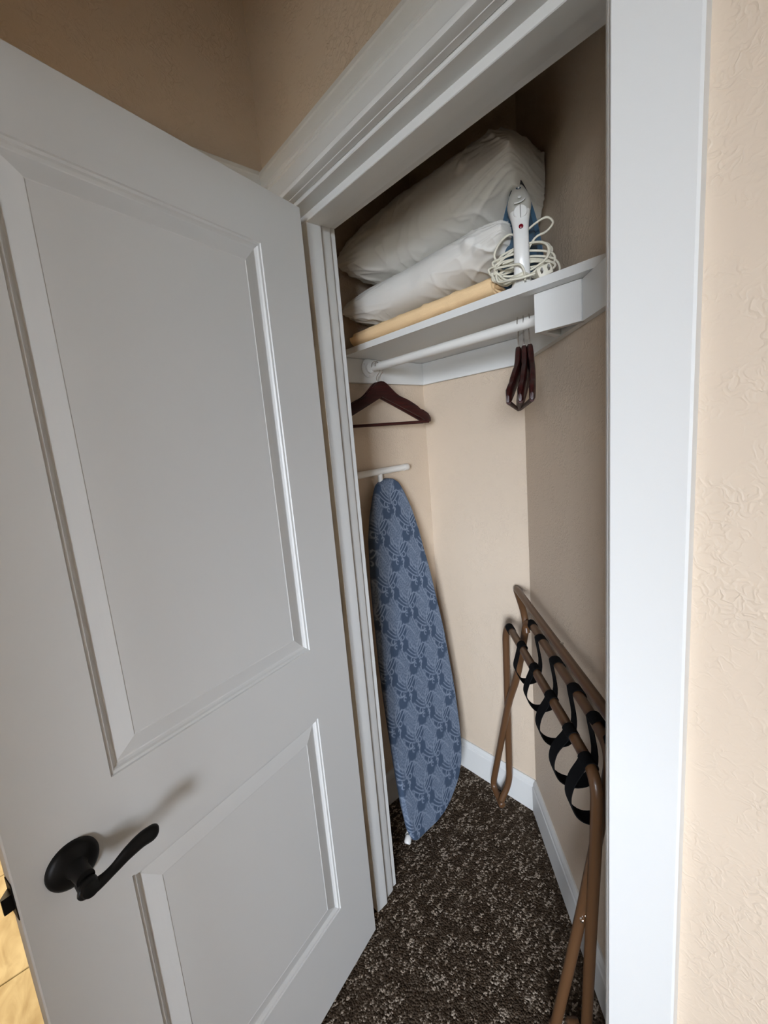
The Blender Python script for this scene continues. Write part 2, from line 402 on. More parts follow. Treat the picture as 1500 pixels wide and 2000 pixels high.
# head casing: moulded profile (y, z)
HC = [(YF, 2.0595), (-0.047, 2.0595), (-0.0505, 2.0605), (-0.0515, 2.0630), (-0.0515, 2.0690), (-0.0495, 2.0715), (-0.0485, 2.0740), (-0.0465, 2.106), (-0.0490, 2.1085), (-0.0490, 2.1115),
      (-0.0470, 2.1140), (-0.0500, 2.1165), (-0.0500, 2.1215), (-0.0480, 2.1240), (-0.0500, 2.1440), (-0.0520, 2.1470), (-0.0520, 2.1550), (-0.050, 2.1570), (YF, 2.1570)]
mesh('head_casing', prism(HC, XLW+0.001, 0.845, 'x'), WHITE, fr, smooth=25)

# casing of the bathroom doorway in the left wall, mostly behind the open door
b2 = empty('trim_2', (XLW, BY1, 0)); b2['kind'] = 'structure'; b2['label'] = 'white casing of the bathroom doorway behind the open door'
HC2 = [(XLW - (y-YF), z+0.002) for y, z in HC]
mesh('head_casing', prism(HC2, BY0-0.10, YF-0.001, 'y'), WHITE, b2, smooth=25)
mesh('side_casing', box(XLW, XLW+0.018, BY1+0.006, -0.055, 0, 2.060, 0.002), WHITE, b2)
mesh('side_casing', box(XLW, XLW+0.018, BY0-0.095, BY0-0.006, 0, 2.060, 0.002), WHITE, b2)
mesh('jamb', join(box(XLW-0.121, XLW+0.001, BY1-0.02, BY1, 0, BZ), box(XLW-0.121, XLW+0.001, BY0, BY0+0.02, 0, BZ),
                  box(XLW-0.121, XLW+0.001, BY0, BY1, BZ-0.02, BZ)), WHITE, b2)

# ---------------------------------------------------------------- the door (local: x from hinge, y out of the closet-side face, z up)
ANG = 1.3114; DW = 0.7227; DT = 0.035; DZ0, DZ1 = 0.010, 2.040
door = empty('door_1', (0.0612, -0.0192, 0), -ANG); tag(door, 'white two-panel closet door standing open toward the viewer', kind='structure')
def door_slab():
    s0, s1 = 0.1348, DW-0.1348
    xs = [0.002, s0, s1, DW]
    PAN = [(0.2395, 0.8167), (1.0018, 1.9225)]
    V, F = [], []
    def ring(x0, x1, z0, z1, y):
        n = len(V); V.extend([(x0, y, z0), (x1, y, z0), (x1, y, z1), (x0, y, z1)]); return [n, n+1, n+2, n+3]
    def bridge(a, b):
        for i in range(4): F.append([a[i], a[(i+1) % 4], b[(i+1) % 4], b[i]])
    prof = [(0.0, 0.0), (0.0015, -0.0026), (0.0060, -0.0030), (0.0085, -0.0062), (0.0120, -0.0088), (0.0140, -0.0092),
            (0.0155, -0.0088), (0.0300, -0.0052), (0.0430, -0.0024), (0.0445, -0.0022), (0.0460, -0.0030)]
    edge = 0.002
    for (z0, z1) in PAN:
        prev = None
        for d, y in prof:
            r = ring(s0+d, s1-d, z0+d, z1-d, y)
            if prev: bridge(prev, r)
            prev = r
        F.append(prev)
    # flat stiles and rails of the face
    def quad(x0, x1, z0, z1, y=0.0):
        F.append(ring(x0, x1, z0, z1, y))
    zz = [DZ0+edge, PAN[0][0], PAN[0][1], PAN[1][0], PAN[1][1], DZ1-edge]
    for k in range(5):
        quad(edge+0.0, s0, zz[k], zz[k+1]); quad(s1, DW-edge, zz[k], zz[k+1])
        if k % 2 == 0: quad(s0, s1, zz[k], zz[k+1])
    a = ring(edge, DW-edge, DZ0+edge, DZ1-edge, 0.0); b = ring(0, DW, DZ0, DZ1, -edge)
    c = ring(0, DW, DZ0, DZ1, -DT+edge); d_ = ring(edge, DW-edge, DZ0+edge, DZ1-edge, -DT)
    bridge(a, b); bridge(b, c); bridge(c, d_); F.append(d_)
    return V, F
sl = mesh('door_slab', door_slab(), DOORW, door, world=False)
# lever handle
hb = Vector((0.657, 0, 0.912))
rose = mesh('door_handle', lathe([(0.0345, 0), (0.0345, 0.003), (0.0335, 0.006), (0.029, 0.0095), (0.021, 0.0125), (0.0145, 0.015), (0.0125, 0.019), (0.0118, 0.040), (0.0118, 0.046)],
            40, hb, (0, 1, 0)), BLACKM, door, smooth=40, world=False)
rose['label'] = 'black bronze lever handle on a round rose'
lp = smooth_path([(0.670, 0.051, 0.9040), (0.656, 0.053, 0.8990), (0.643, 0.0535, 0.8975), (0.625, 0.054, 0.9010), (0.605, 0.055, 0.9085), (0.585, 0.055, 0.9120), (0.570, 0.0545, 0.9100), (0.5575, 0.0535, 0.9065)], 6)
nl = len(lp); rad = []
for i in range(nl):
    t = i/(nl-1); r_ = 0.0125 - 0.0042*math.exp(-((t-0.40)/0.20)**2) + 0.0006*t
    if t > 0.86: r_ *= math.sqrt(max(0.0, 1-((t-0.86)/0.142)**2))
    if t < 0.06: r_ *= 0.6+0.4*t/0.06
    rad.append(max(r_, 0.0006))
mesh('lever', join(sweep(lp, rad, 14, section=[(1.0*math.cos(2*math.pi*k/16), 0.58*math.sin(2*math.pi*k/16)) for k in range(16)], up=(0, 0, 1)),
                   lathe([(0.0118, 0.034), (0.0128, 0.045), (0.0128, 0.056), (0.011, 0.0605), (0.006, 0.062)], 24, hb - Vector((0, 0, 0.010)), (0, 1, 0))),
     BLACKM, rose, smooth=50, world=False)
pl_ = mesh('latch_plate', box(DW-0.0005, DW+0.0012, -0.030, -0.005, 0.882, 0.940, 0.0008), BLACKM, door, world=False)
lb = [(DW, -0.026), (DW, -0.010), (DW+0.0125, -0.0105), (DW+0.0125, -0.0145), (DW+0.002, -0.026)]
mesh('latch_bolt', xf(prism(lb, 0.899, 0.923, 'z'), lambda v: v), BLACKM, pl_, world=False)
for hz in (1.80, 1.036, 0.274):
    h = mesh('hinge', join(box(-0.0022, 0.0004, -0.034, -0.004, hz-0.044, hz+0.044, 0.0006),
                           lathe([(0.0058, -0.045), (0.0062, -0.043), (0.0062, 0.043), (0.0058, 0.045)], 12, (-0.008, -0.038, hz))), STEEL, door, smooth=40, world=False)
    mesh('screw', join(*[lathe([(0.0042, 0), (0.0040, 0.0007), (0.002, 0.0009)], 10, (-0.0022, yy, hz+dz), (-1, 0, 0)) for yy, dz in ((-0.014, 0.028), (-0.022, 0), (-0.014, -0.028))]), STEEL, h, world=False)
    # leaf on the jamb belongs to the frame
    mesh('hinge_leaf', box(-0.0005, 0.0016, 0.002, 0.033, hz-0.044, hz+0.044, 0.0005), STEEL, fr)

# ---------------------------------------------------------------- closet shelf with ledgers and bracket box
YS, ZS, ZL = 0.2957, 1.808, 1.7045
sh = tag(empty('closet_shelf', (XL, YB, ZL)), 'white painted shelf board on wall ledgers above the hanging rod', 'shelf')
g = 0.001
mesh('shelf_board', prism([(XL+g, YS), (xa(YS)-g, YS), (XC-g, YB-g), (XL+g, YB-g)], ZS-0.019, ZS, 'z'), SHELFW, sh)
T = 0.018
mesh('ledger', box(XL+g, XL+T, DJ+0.1, YB-g, ZL, ZS-0.0195, 0.0012), SHELFW, sh)
mesh('ledger', box(XL+T+0.0005, XC-0.008, YB-T, YB-g, ZL, ZS-0.0195, 0.0012), SHELFW, sh)
mesh('ledger', prism([AW(0.008, T, 0)[:2], AW(S1-0.06, T, 0)[:2], AW(S1-0.06, g, 0)[:2], AW(0.002, g, 0)[:2]], ZL, ZS-0.0195, 'z'), SHELFW, sh)
mesh('bracket_board', box(0.4453, 0.5520, 0.328, 0.346, ZL, ZS-0.0195, 0.0008), SHELFW, sh)
mesh('bracket_board', box(0.4460, 0.4635, 0.3465, 0.4195, ZL, ZS-0.0195, 0.0008), SHELFW, sh)

# hanging rod
RY, RZ = 0.422, 1.756
rod = tag(empty('closet_rod', (XL+T, RY, RZ)), 'white telescoping closet rod below the shelf', 'rod')
mesh('pole', lathe([(0.0135, 0.05), (0.0140, 0.052), (0.0140, 0.672)], 24, (XL+T, RY, RZ), (1, 0, 0)), ENAMEL, rod, smooth=40)
mesh('pole', lathe([(0.0115, 0.004), (0.0115, 0.06)], 20, (XL+T, RY, RZ), (1, 0, 0)), ENAMEL, rod, smooth=40)
def flange(o, ax):
    return join(lathe([(0.033, 0), (0.033, 0.003), (0.030, 0.005), (0.019, 0.006), (0.0185, 0.014), (0.0150, 0.0145)], 28, o, ax))
fl = mesh('flange', flange((XL+T+0.0005, RY-0.012, RZ), (1, 0, 0)), SHELFW, rod, smooth=40)
for a in (0.5, 2.6, 4.7):
    mesh('screw', lathe([(0.0034, 0.0044), (0.003, 0.0058), (0.001, 0.006)], 10, (XL+T, RY-0.012+0.026*math.cos(a), RZ+0.026*math.sin(a)), (1, 0, 0)), STEEL, fl)
mesh('flange', flange((0.4455, 0.412, RZ), (-1, 0, 0)), SHELFW, rod, smooth=40)

# ---------------------------------------------------------------- hangers
def hanger_parts(bow=0.032, half=0.205):
    """local: x along the shoulders, y thickness / bow, z up, origin at the rod axis"""
    top = -0.052                                   # top of the wooden body below the rod axis
    n = 36; V, F = [], []
    sec = [(-1, -0.6), (-0.6, -1), (0.6, -1), (1, -0.6), (1, 0.6), (0.6, 1), (-0.6, 1), (-1, 0.6)]
    up = lambda a: -0.005*min(1, a/0.022)**2 - (0.122*max(0, (a-0.020)/(half-0.020))**0.90 if a > 0.020 else 0) - 0.010*math.exp(-((a-0.065)/0.032)**2)
    lo = lambda a: -0.055 - 0.103*(a/half)
    for i in range(n+1):
        x = -half + 2*half*i/n; a = abs(x)
        zu, zl = top+up(a), top+lo(a)
        te = max(0.0, (a-half*0.95)/(half*0.05)); zu -= 0.009*te**2; zl += 0.006*te**2
        if abs(a-half*0.80) < half*0.03: zu -= 0.0035         # notch
        y = bow*(a/half)**2 - bow*0.25; hz = (zu-zl)/2; c = (zu+zl)/2; ty = 0.0065*(1-0.55*te**2)
        e = min(0.004/hz, 0.4)
        for sy, sz in ((-1, -1+e), (-0.6, -1), (0.6, -1), (1, -1+e), (1, 1-e), (0.6, 1), (-0.6, 1), (-1, 1-e)):
            V.append((x, y+sy*ty, c+sz*hz))
    m_ = 8
    for i in range(n):
        for k in range(m_):
            l = (k+1) % m_; F.append([i*m_+k, i*m_+l, (i+1)*m_+l, (i+1)*m_+k])
    F.append(list(range(m_))); F.append([n*m_+k for k in range(m_)])
    yt = bow*0.75
    zb = top + lo(half*0.955) + 0.002
    bar = sweep([(-half*0.955, yt*0.93, zb), (-half*0.5, yt*0.93, zb), (half*0.5, yt*0.93, zb), (half*0.955, yt*0.93, zb)], 0.0052, 10)
    hk = [(0, -bow*0.25, top-0.01), (0, -bow*0.25, top+0.012), (0.003, -bow*0.25, top+0.022), (0.012, -bow*0.25, top+0.032)]
    for k in range(0, 9):
        a = math.radians(-35 + k*27); hk.append((0.019*math.cos(a)*0.9, -bow*0.25, 0.0005 + 0.0192*math.sin(a)))
    hook = sweep(smooth_path(hk, 4), 0.0017, 8)
    return (V, F), bar, hook
def make_hanger(label, bow, loc, rz, tilt=0.0, src=None, group=None, half=0.205):
    if src is None:
        r = empty('clothes_hanger')
        b, bar, hk = hanger_parts(bow, half)
        mesh('body', b, WOOD, r, smooth=40); mesh('trouser_bar', bar, SLEEVE, r, smooth=40)
        h = mesh('hook', hk, CHROME, r, smooth=50)
    else:
        r = src.copy(); COL.objects.link(r)
        for c in src.children:
            d = c.copy(); COL.objects.link(d); d.parent = r
    r.location = loc; r.rotation_euler = (0, tilt, rz)
    tag(r, label, 'hanger', group); return r
G1 = 'mahogany hangers on the closet rod'
hz0 = RZ
h1 = make_hanger('dark red wooden hanger facing out at the left end of the rod, in front', 0.012, (-0.205, RY, RZ+0.0003), math.radians(74), 0, None, G1)
h2 = make_hanger('dark red wooden hanger right behind the front one at the left end of the rod', 0.012, (-0.226, RY, RZ+0.0003), math.radians(77), 0, h1, G1)
h3 = make_hanger('dark red hanger seen edge-on, farthest from the white bracket block', 0.016, (0.342, RY, RZ+0.0003), math.radians(118), 0, None, G1)
h4 = make_hanger('dark red hanger seen edge-on, middle of the three near the bracket block', 0.016, (0.358, RY, RZ+0.0003), math.radians(121.5), 0, h3, G1)
h5 = make_hanger('dark red hanger seen edge-on, closest to the white bracket block', 0.016, (0.374, RY, RZ+0.0003), math.radians(124.5), 0, h3, G1)

# ---------------------------------------------------------------- ironing board (leans against the left wall, nose up)
BX0, BK = -0.045, -0.182/1.36
def bx(z): return BX0 + BK*z
ib = tag(empty('ironing_board', (-0.06, 0.42, 0)), 'tall ironing board in a blue flower print cover leaning nose up against the wall', 'ironing board')
Lp = [(0.010, 0.290), (0.022, 0.262), (0.06, 0.249), (0.16, 0.243), (0.30, 0.243), (0.45, 0.247), (0.70, 0.257), (0.97, 0.285), (1.13, 0.312), (1.22, 0.338), (1.29, 0.368), (1.33, 0.390), (1.348, 0.420), (1.352, 0.448)]
Rp = [(0.010, 0.330), (0.018, 0.400), (0.03, 0.452), (0.06, 0.506), (0.10, 0.552), (0.16, 0.585), (0.22, 0.602), (0.30, 0.612), (0.45, 0.616), (0.70, 0.611), (0.97, 0.588), (1.13, 0.566), (1.22, 0.546), (1.29, 0.520), (1.33, 0.500), (1.348, 0.474), (1.352, 0.448)]
def board_cover():
    zs = np.concatenate([np.linspace(0.010, 0.10, 60)[:-1], np.linspace(0.10, 1.25, 470)[:-1], np.linspace(1.25, 1.352, 70)])
    def interp(P):
        z, y = np.array(P).T
        # piecewise cubic (monotone enough): smooth by averaging dense linear interpolation
        zz = np.linspace(z[0], z[-1], 4000); yy = np.interp(zz, z, y); k = 90
        ker = np.ones(k)/k; ys = np.convolve(np.pad(yy, k//2, mode='edge'), ker, 'same')[k//2:k//2+4000]
        wgt = np.clip(np.minimum(zz-z[0], z[-1]-zz)/0.05, 0, 1); ys = ys*wgt + yy*(1-wgt)
        return np.interp(zs, zz, ys)
    L, R = interp(Lp), interp(Rp)
    n, mcol = len(zs), 150
    t = np.linspace(0, 1, mcol)
    tt = 0.5-0.5*np.cos(np.pi*t)*0.35 - 0.5*(1-2*t)*0.65      # denser columns at the edges
    tt = np.clip((tt-tt[0])/(tt[-1]-tt[0]), 0, 1)
    Y = L[:, None] + (R-L)[:, None]*tt[None]
    Z = np.repeat(zs[:, None], mcol, 1)
    de = np.minimum(Y-L[:, None], R[:, None]-Y)
    de = np.minimum(de, np.minimum((Z-0.010)*1.3, (1.352-Z)*1.1))
    drop = 0.012*(1-np.clip(de/0.014, 0, 1))**2.2
    rng = np.random.RandomState(3)
    wob = 0.0012*np.sin(9*Z+3*Y) + 0.0008*np.sin(31*Y+17*Z)
    X = BX0 + BK*Z - drop + wob
    V = np.stack([X, Y, Z], -1).reshape(-1, 3)
    idx = np.arange(n*mcol).reshape(n, mcol)
    F = np.stack([idx[:-1, :-1], idx[:-1, 1:], idx[1:, 1:], idx[1:, :-1]], -1).reshape(-1, 4)
    # back: skirt ring, then strip
    loop = list(idx[0, :]) + list(idx[1:, -1]) + list(idx[-1, ::-1][1:]) + list(idx[::-1, 0][1:-1])
    nb = len(V); back = V[loop] - np.array([0.016, 0, 0.0]); 
    c = np.array([0, 0.43, 0]); back[:, 1] += (c[1]-back[:, 1])*0.03
    V = np.concatenate([V, back]); q = len(loop)
    F2 = [[loop[i], nb+i, nb+(i+1) % q, loop[(i+1) % q]] for i in range(q)]
    # print ------------------------------------------------------------
    y, z = Y-0.43, Z
    rot = -0.0
    CWd, PH = 0.158, 0.200
    pr = np.zeros_like(y)
    lines = np.zeros_like(y)
    def seg_dist(px, pz, pts):
        d = np.full(px.shape, 9.0)
        for (x0, z0), (x1, z1) in zip(pts[:-1], pts[1:]):
            dx, dz = x1-x0, z1-z0; l2 = dx*dx+dz*dz
            u = np.clip(((px-x0)*dx+(pz-z0)*dz)/l2, 0, 1)
            d = np.minimum(d, np.hypot(px-x0-u*dx, pz-z0-u*dz))
        return d
    def curve(fn, n=14): return [fn(i/(n-1)) for i in range(n)]
    scroll = lambda cx, cz, r, a0, a1: curve(lambda t: (cx + r*(1-0.55*t)*math.cos(a0+(a1-a0)*t), cz + r*(1-0.55*t)*math.sin(a0+(a1-a0)*t)))
    strokes = []
    for sgn in (1, -1):
        for k in range(4):
            a = 0.018+0.009*k; b = -0.060-0.012*k
            strokes.append(curve(lambda t: (sgn*(0.004+a*t), b + 0.020*t**2 + 0.016*t), 8))
        strokes.append(scroll(sgn*0.022, -0.098, 0.012, math.pi/2, math.pi/2+sgn*-5.0))
        strokes.append(scroll(sgn*0.013, -0.118, 0.009, -math.pi/2, -math.pi/2+sgn*4.6))
    strokes.append(curve(lambda t: (0.010-0.006*math.sin(6*t), -0.052-0.09*t)))
    strokes.append(curve(lambda t: (0.012+0.075*t, -0.062-0.045*t+0.030*math.sin(3.1*t)), 16))
    strokes.append(curve(lambda t: (-0.010-0.060*t, -0.105+0.07*t-0.030*math.sin(3.1*t)), 16))
    for col in (0, 1):
        cx = ((y + CWd/2*col + CWd/2) % CWd) - CWd/2
        cz = ((z + PH/2*col + 0.045 + PH/2) % PH) - PH/2
        e = np.hypot(cx/0.0405, cz/(0.062+0.008*(cz < 0)))
        th = np.arctan2(cz/0.054, cx/0.036)
        edge = 1 + 0.10*np.cos(8*th)
        med = np.clip((edge-e)/0.12, 0, 1)
        pet = np.abs(np.sin(7*th + 2.5*np.sin(6*e)))*0.5 + 0.5*np.abs(np.sin(13*e+1.5*np.cos(7*th)))
        pr = np.maximum(pr, med*(0.46+0.24*(pet > 0.55)+0.08*(pet > 0.85)))
        for o in (-PH, 0, PH):
            for ox in (-CWd, 0, CWd):
                px, pz = cx+ox, cz+o
                if (np.abs(px) < 0.1).any() and (np.abs(pz) < 0.16).any():
                    sel = (np.abs(px) < 0.1) & (np.abs(pz) < 0.16)
                    dd = np.full(px.shape, 9.0)
                    for s_ in strokes: dd[sel] = np.minimum(dd[sel], seg_dist(px[sel], pz[sel], s_))
                    lines = np.maximum(lines, np.clip((0.0030-dd)/0.0014, 0, 1))
        stem = np.clip((0.012-np.abs(cx))/0.005, 0, 1)*((cz < -0.05) & (cz > -0.10))
        pr = np.maximum(pr, stem*0.40)
    pr = np.maximum(pr, lines*0.88)
    pr = np.clip(pr + rng.uniform(-0.06, 0.06, pr.shape), 0, 1)
    vals = np.concatenate([pr.reshape(-1), np.full(q, 0.2)])
    return V, F.tolist()+F2, vals, [(nb+i) for i in range(q)], V
V, F, vals, ring_, _ = board_cover()
base = np.array(ib.location)
me = bpy.data.meshes.new('cover'); me.from_pydata((V-base).tolist(), [], F)
at = me.attributes.new('print', 'FLOAT', 'POINT'); at.data.foreach_set('value', vals.astype(np.float32))
me.shade_smooth(); me.materials.append(FABRIC)
cov = link(bpy.data.objects.new('cover', me), ib); cov['label'] = 'blue cotton cover printed with pale flower medallions and vines'
# steel top under the cover, folded legs, T foot, feet
def BP(y, z, off): return Vector((bx(z)-off, y, z))
outl = [BP(*p, 0) for p in []]
pan = []
for z_, y_ in [(0.03, 0.30), (0.03, 0.44), (0.13, 0.55), (0.45, 0.595), (0.97, 0.565), (1.22, 0.522), (1.315, 0.465), (1.315, 0.425), (1.22, 0.36), (0.97, 0.308), (0.45, 0.268), (0.10, 0.268)]:
    pan.append((y_, z_))
n_ = len(pan)
mesh('top_panel', ([BP(y, z, 0.017) for y, z in pan] + [BP(y, z, 0.026) for y, z in pan],
                   [[i, (i+1) % n_, n_+(i+1) % n_, n_+i] for i in range(n_)] + [list(range(n_)), [n_+i for i in range(n_)]]), ENAMEL, ib)
tz = 1.378
tf = mesh('leg', sweep(round_path([(-0.262+0.012, 0.215, tz-0.006), (-0.246, 0.33, tz), (-0.245, 0.46, tz+0.004), (-0.249, 0.560, tz+0.006)], 0.08), 0.0125, 14), ENAMEL, ib, smooth=50)
tf['label'] = 'white tubular T foot showing above the nose'
mesh('foot_cap', lathe([(0.0135, 0), (0.0138, 0.022), (0.0120, 0.0245), (0.006, 0.026)], 18, (-0.2485, 0.545, tz+0.0055), (-0.01, 1, 0.02)), PLASW, tf, smooth=40)
mesh('leg', join(sweep([(-0.246, 0.418, tz), (-0.246, 0.420, 1.30), BP(0.40, 0.55, 0.06), BP(0.41, 0.25, 0.045)], 0.0095, 12)), ENAMEL, ib, smooth=50)
lg = mesh('leg', sweep(round_path([BP(0.44, 1.10, 0.045), BP(0.43, 0.55, 0.048), BP(0.34, 0.06, 0.040), (-0.088, 0.262, 0.016)], 0.06), 0.0095, 12), ENAMEL, ib, smooth=50)
mesh('foot_cap', lathe([(0.010, 0), (0.0125, 0.003), (0.0130, 0.024), (0.010, 0.028)], 16, (-0.082, 0.268, 0.022), (0.35, -0.75, -0.55)), PLASW, lg, smooth=40)

# ---------------------------------------------------------------- folded luggage rack against the angled wall
rk = tag(empty('luggage_rack', AW(0.35, 0.10, 0)), 'folded brown metal luggage rack with black webbing straps standing by the angled wall', 'luggage rack')
TR = 0.0125
frame_a = round_path([(0.081, 0.634, 0.026), (0.100, 0.668, 0.100), AW(-0.012, 0.091, 0.745), AW(0.012, 0.086, 0.792), AW(0.62, 0.078, 0.792),
                      AW(0.728, 0.079, 0.792), AW(0.722, 0.079, 0.64), AW(0.700, 0.080, 0.41), AW(0.668, 0.082, 0.02), AW(0.64, 0.10, 0.016)], 0.085, 8)
frame_b = round_path([(0.078, 0.634, 0.014), (0.018, 0.667, 0.034), AW(0.005, 0.094, 0.475), AW(0.055, 0.070, 0.61), AW(0.094, 0.040, 0.838), AW(0.13, 0.030, 0.838), AW(0.60, 0.032, 0.832),
                      AW(0.712, 0.042, 0.832), AW(0.700, 0.068, 0.62), AW(0.685, 0.090, 0.441), AW(0.668, 0.116, 0.250), AW(0.650, 0.150, 0.022)], 0.05, 8)
fa = mesh('frame', sweep(frame_a, TR, 14), TUBE, rk, smooth=50)
fb = mesh('frame', sweep(frame_b, TR, 14), TUBE, rk, smooth=50)
guard = round_path([AW(0.098, 0.042, 0.80), AW(0.075, 0.043, 0.862), AW(-0.025, 0.045, 0.918), AW(0.02, 0.046, 0.921), AW(0.74, 0.048, 0.917), AW(0.775, 0.047, 0.87), AW(0.745, 0.044, 0.80)], 0.035, 6)
gd = mesh('wall_guard', sweep(guard, 0.0115, 14), TUBE, rk, smooth=50)
for s_ in (0.16, 0.43):
    mesh('screw', lathe([(0.005, 0), (0.005, 0.002), (0.002, 0.0038)], 10, AW(s_, 0.040, 0.927), (0, 0, 1)), STEEL, gd)
# pivots
for fr_, (p, ax) in ((fa, (Vector((0.121, 0.655, 0.452)), Vector((0.5, -0.8, 0.1)))), (fa, (AW(0.694, 0.096, 0.405), AN - AD*0.3))):
    mesh('pivot_bolt', lathe([(0.0065, 0), (0.0065, 0.003), (0.0045, 0.0065), (0.001, 0.0075)], 14, p, ax), CHROME, fr_, smooth=40)
    mesh('pivot_bolt', lathe([(0.0045, 0), (0.0040, 0.005), (0.001, 0.0058)], 12, p + Vector((0.008, 0.004, 0.014)), ax), CHROME, fr_, smooth=40)
for p, ax in ((Vector((0.079, 0.633, 0.015)), Vector((0.85, -0.5, -0.2))), (AW(0.64, 0.10, 0.016), AN), (AW(0.650, 0.150, 0.0205), Vector((0, 0, 1)))):
    mesh('foot_cap', lathe([(0.0128, -0.012), (0.0140, -0.010), (0.0142, 0.012), (0.010, 0.016)], 14, p, ax), TUBE, rk, smooth=40)
def strap(sa, sb, depth, bulge, wd=0.036, lean=0.0):
    """webbing loop: wraps rail A, hangs in a U and wraps rail B"""
    za, zb, oa, ob = 0.792, 0.834, 0.081, 0.031
    r = TR+0.0022; P = []
    for k in range(9):                                  # over rail A from the back to the outer side
        a = math.radians(-120 + k*30); P.append((oa + r*math.sin(a+math.pi/2)*1.0, za + r*math.cos(a+math.pi/2)*-1.0))
    P = [(oa + r*math.cos(math.radians(a)), za + r*math.sin(math.radians(a))) for a in (260, 220, 180, 140, 100, 60, 20, -10)]
    cx = (oa+ob)/2; zc = za-depth
    o1 = oa+bulge
    P += [(o1, za-depth*0.28), (o1+0.008, za-depth*0.58), (o1-0.004, za-depth*0.86), (oa+0.004, zc), (cx-0.004, zc+0.006), (ob+0.008, za-depth*0.72), (ob+0.003, za-depth*0.30)]
    P += [(ob + r*math.cos(math.radians(a)), zb + r*math.sin(math.radians(a))) for a in (-20, 20, 60, 100, 140, 190, 230)]
    m_ = len(P); path = []
    for i, (o, z) in enumerate(P):
        t = i/(m_-1); path.append((sa+(sb-sa)*t, o, z))
    pts = smooth_path(path, 4); V, F = [], []; th = 0.0011; N = len(pts)
    for i, p in enumerate(pts):
        a, b = pts[max(0, i-1)], pts[min(N-1, i+1)]; t = (b-a); t.x = 0; t.normalize(); nrm = Vector((0, -t.z, t.y))
        for sx, sn in ((-1, -1), (1, -1), (1, 1), (-1, 1)):
            V.append(AW(p.x+sx*wd/2, p.y+nrm.y*sn*th, p.z+nrm.z*sn*th))
    for i in range(N-1):
        for k in range(4):
            l = (k+1) % 4; F.append([i*4+k, i*4+l, i*4+4+l, i*4+4+k])
    F.append([0, 1, 2, 3]); F.append([4*N-4+k for k in range(4)])
    return V, F
for sa, sb, dp, bu in ((0.170, 0.240, 0.106, 0.022), (0.310, 0.378, 0.108, 0.027), (0.452, 0.512, 0.112, 0.033), (0.590, 0.622, 0.118, 0.039), (0.688, 0.694, 0.128, 0.034)):
    mesh('strap', strap(sa, sb, dp, bu, 0.034), STRAP, rk, smooth=50)
r2 = TR+0.0024
mesh('strap', join(sweep([AW(0.030, 0.0862, 0.7918), AW(0.068, 0.0856, 0.792)], r2, 14)), STRAP, rk, smooth=40)
mesh('strap', join(sweep([AW(0.108, 0.031, 0.838), AW(0.140, 0.030, 0.838)], r2, 14)), STRAP, rk, smooth=40)

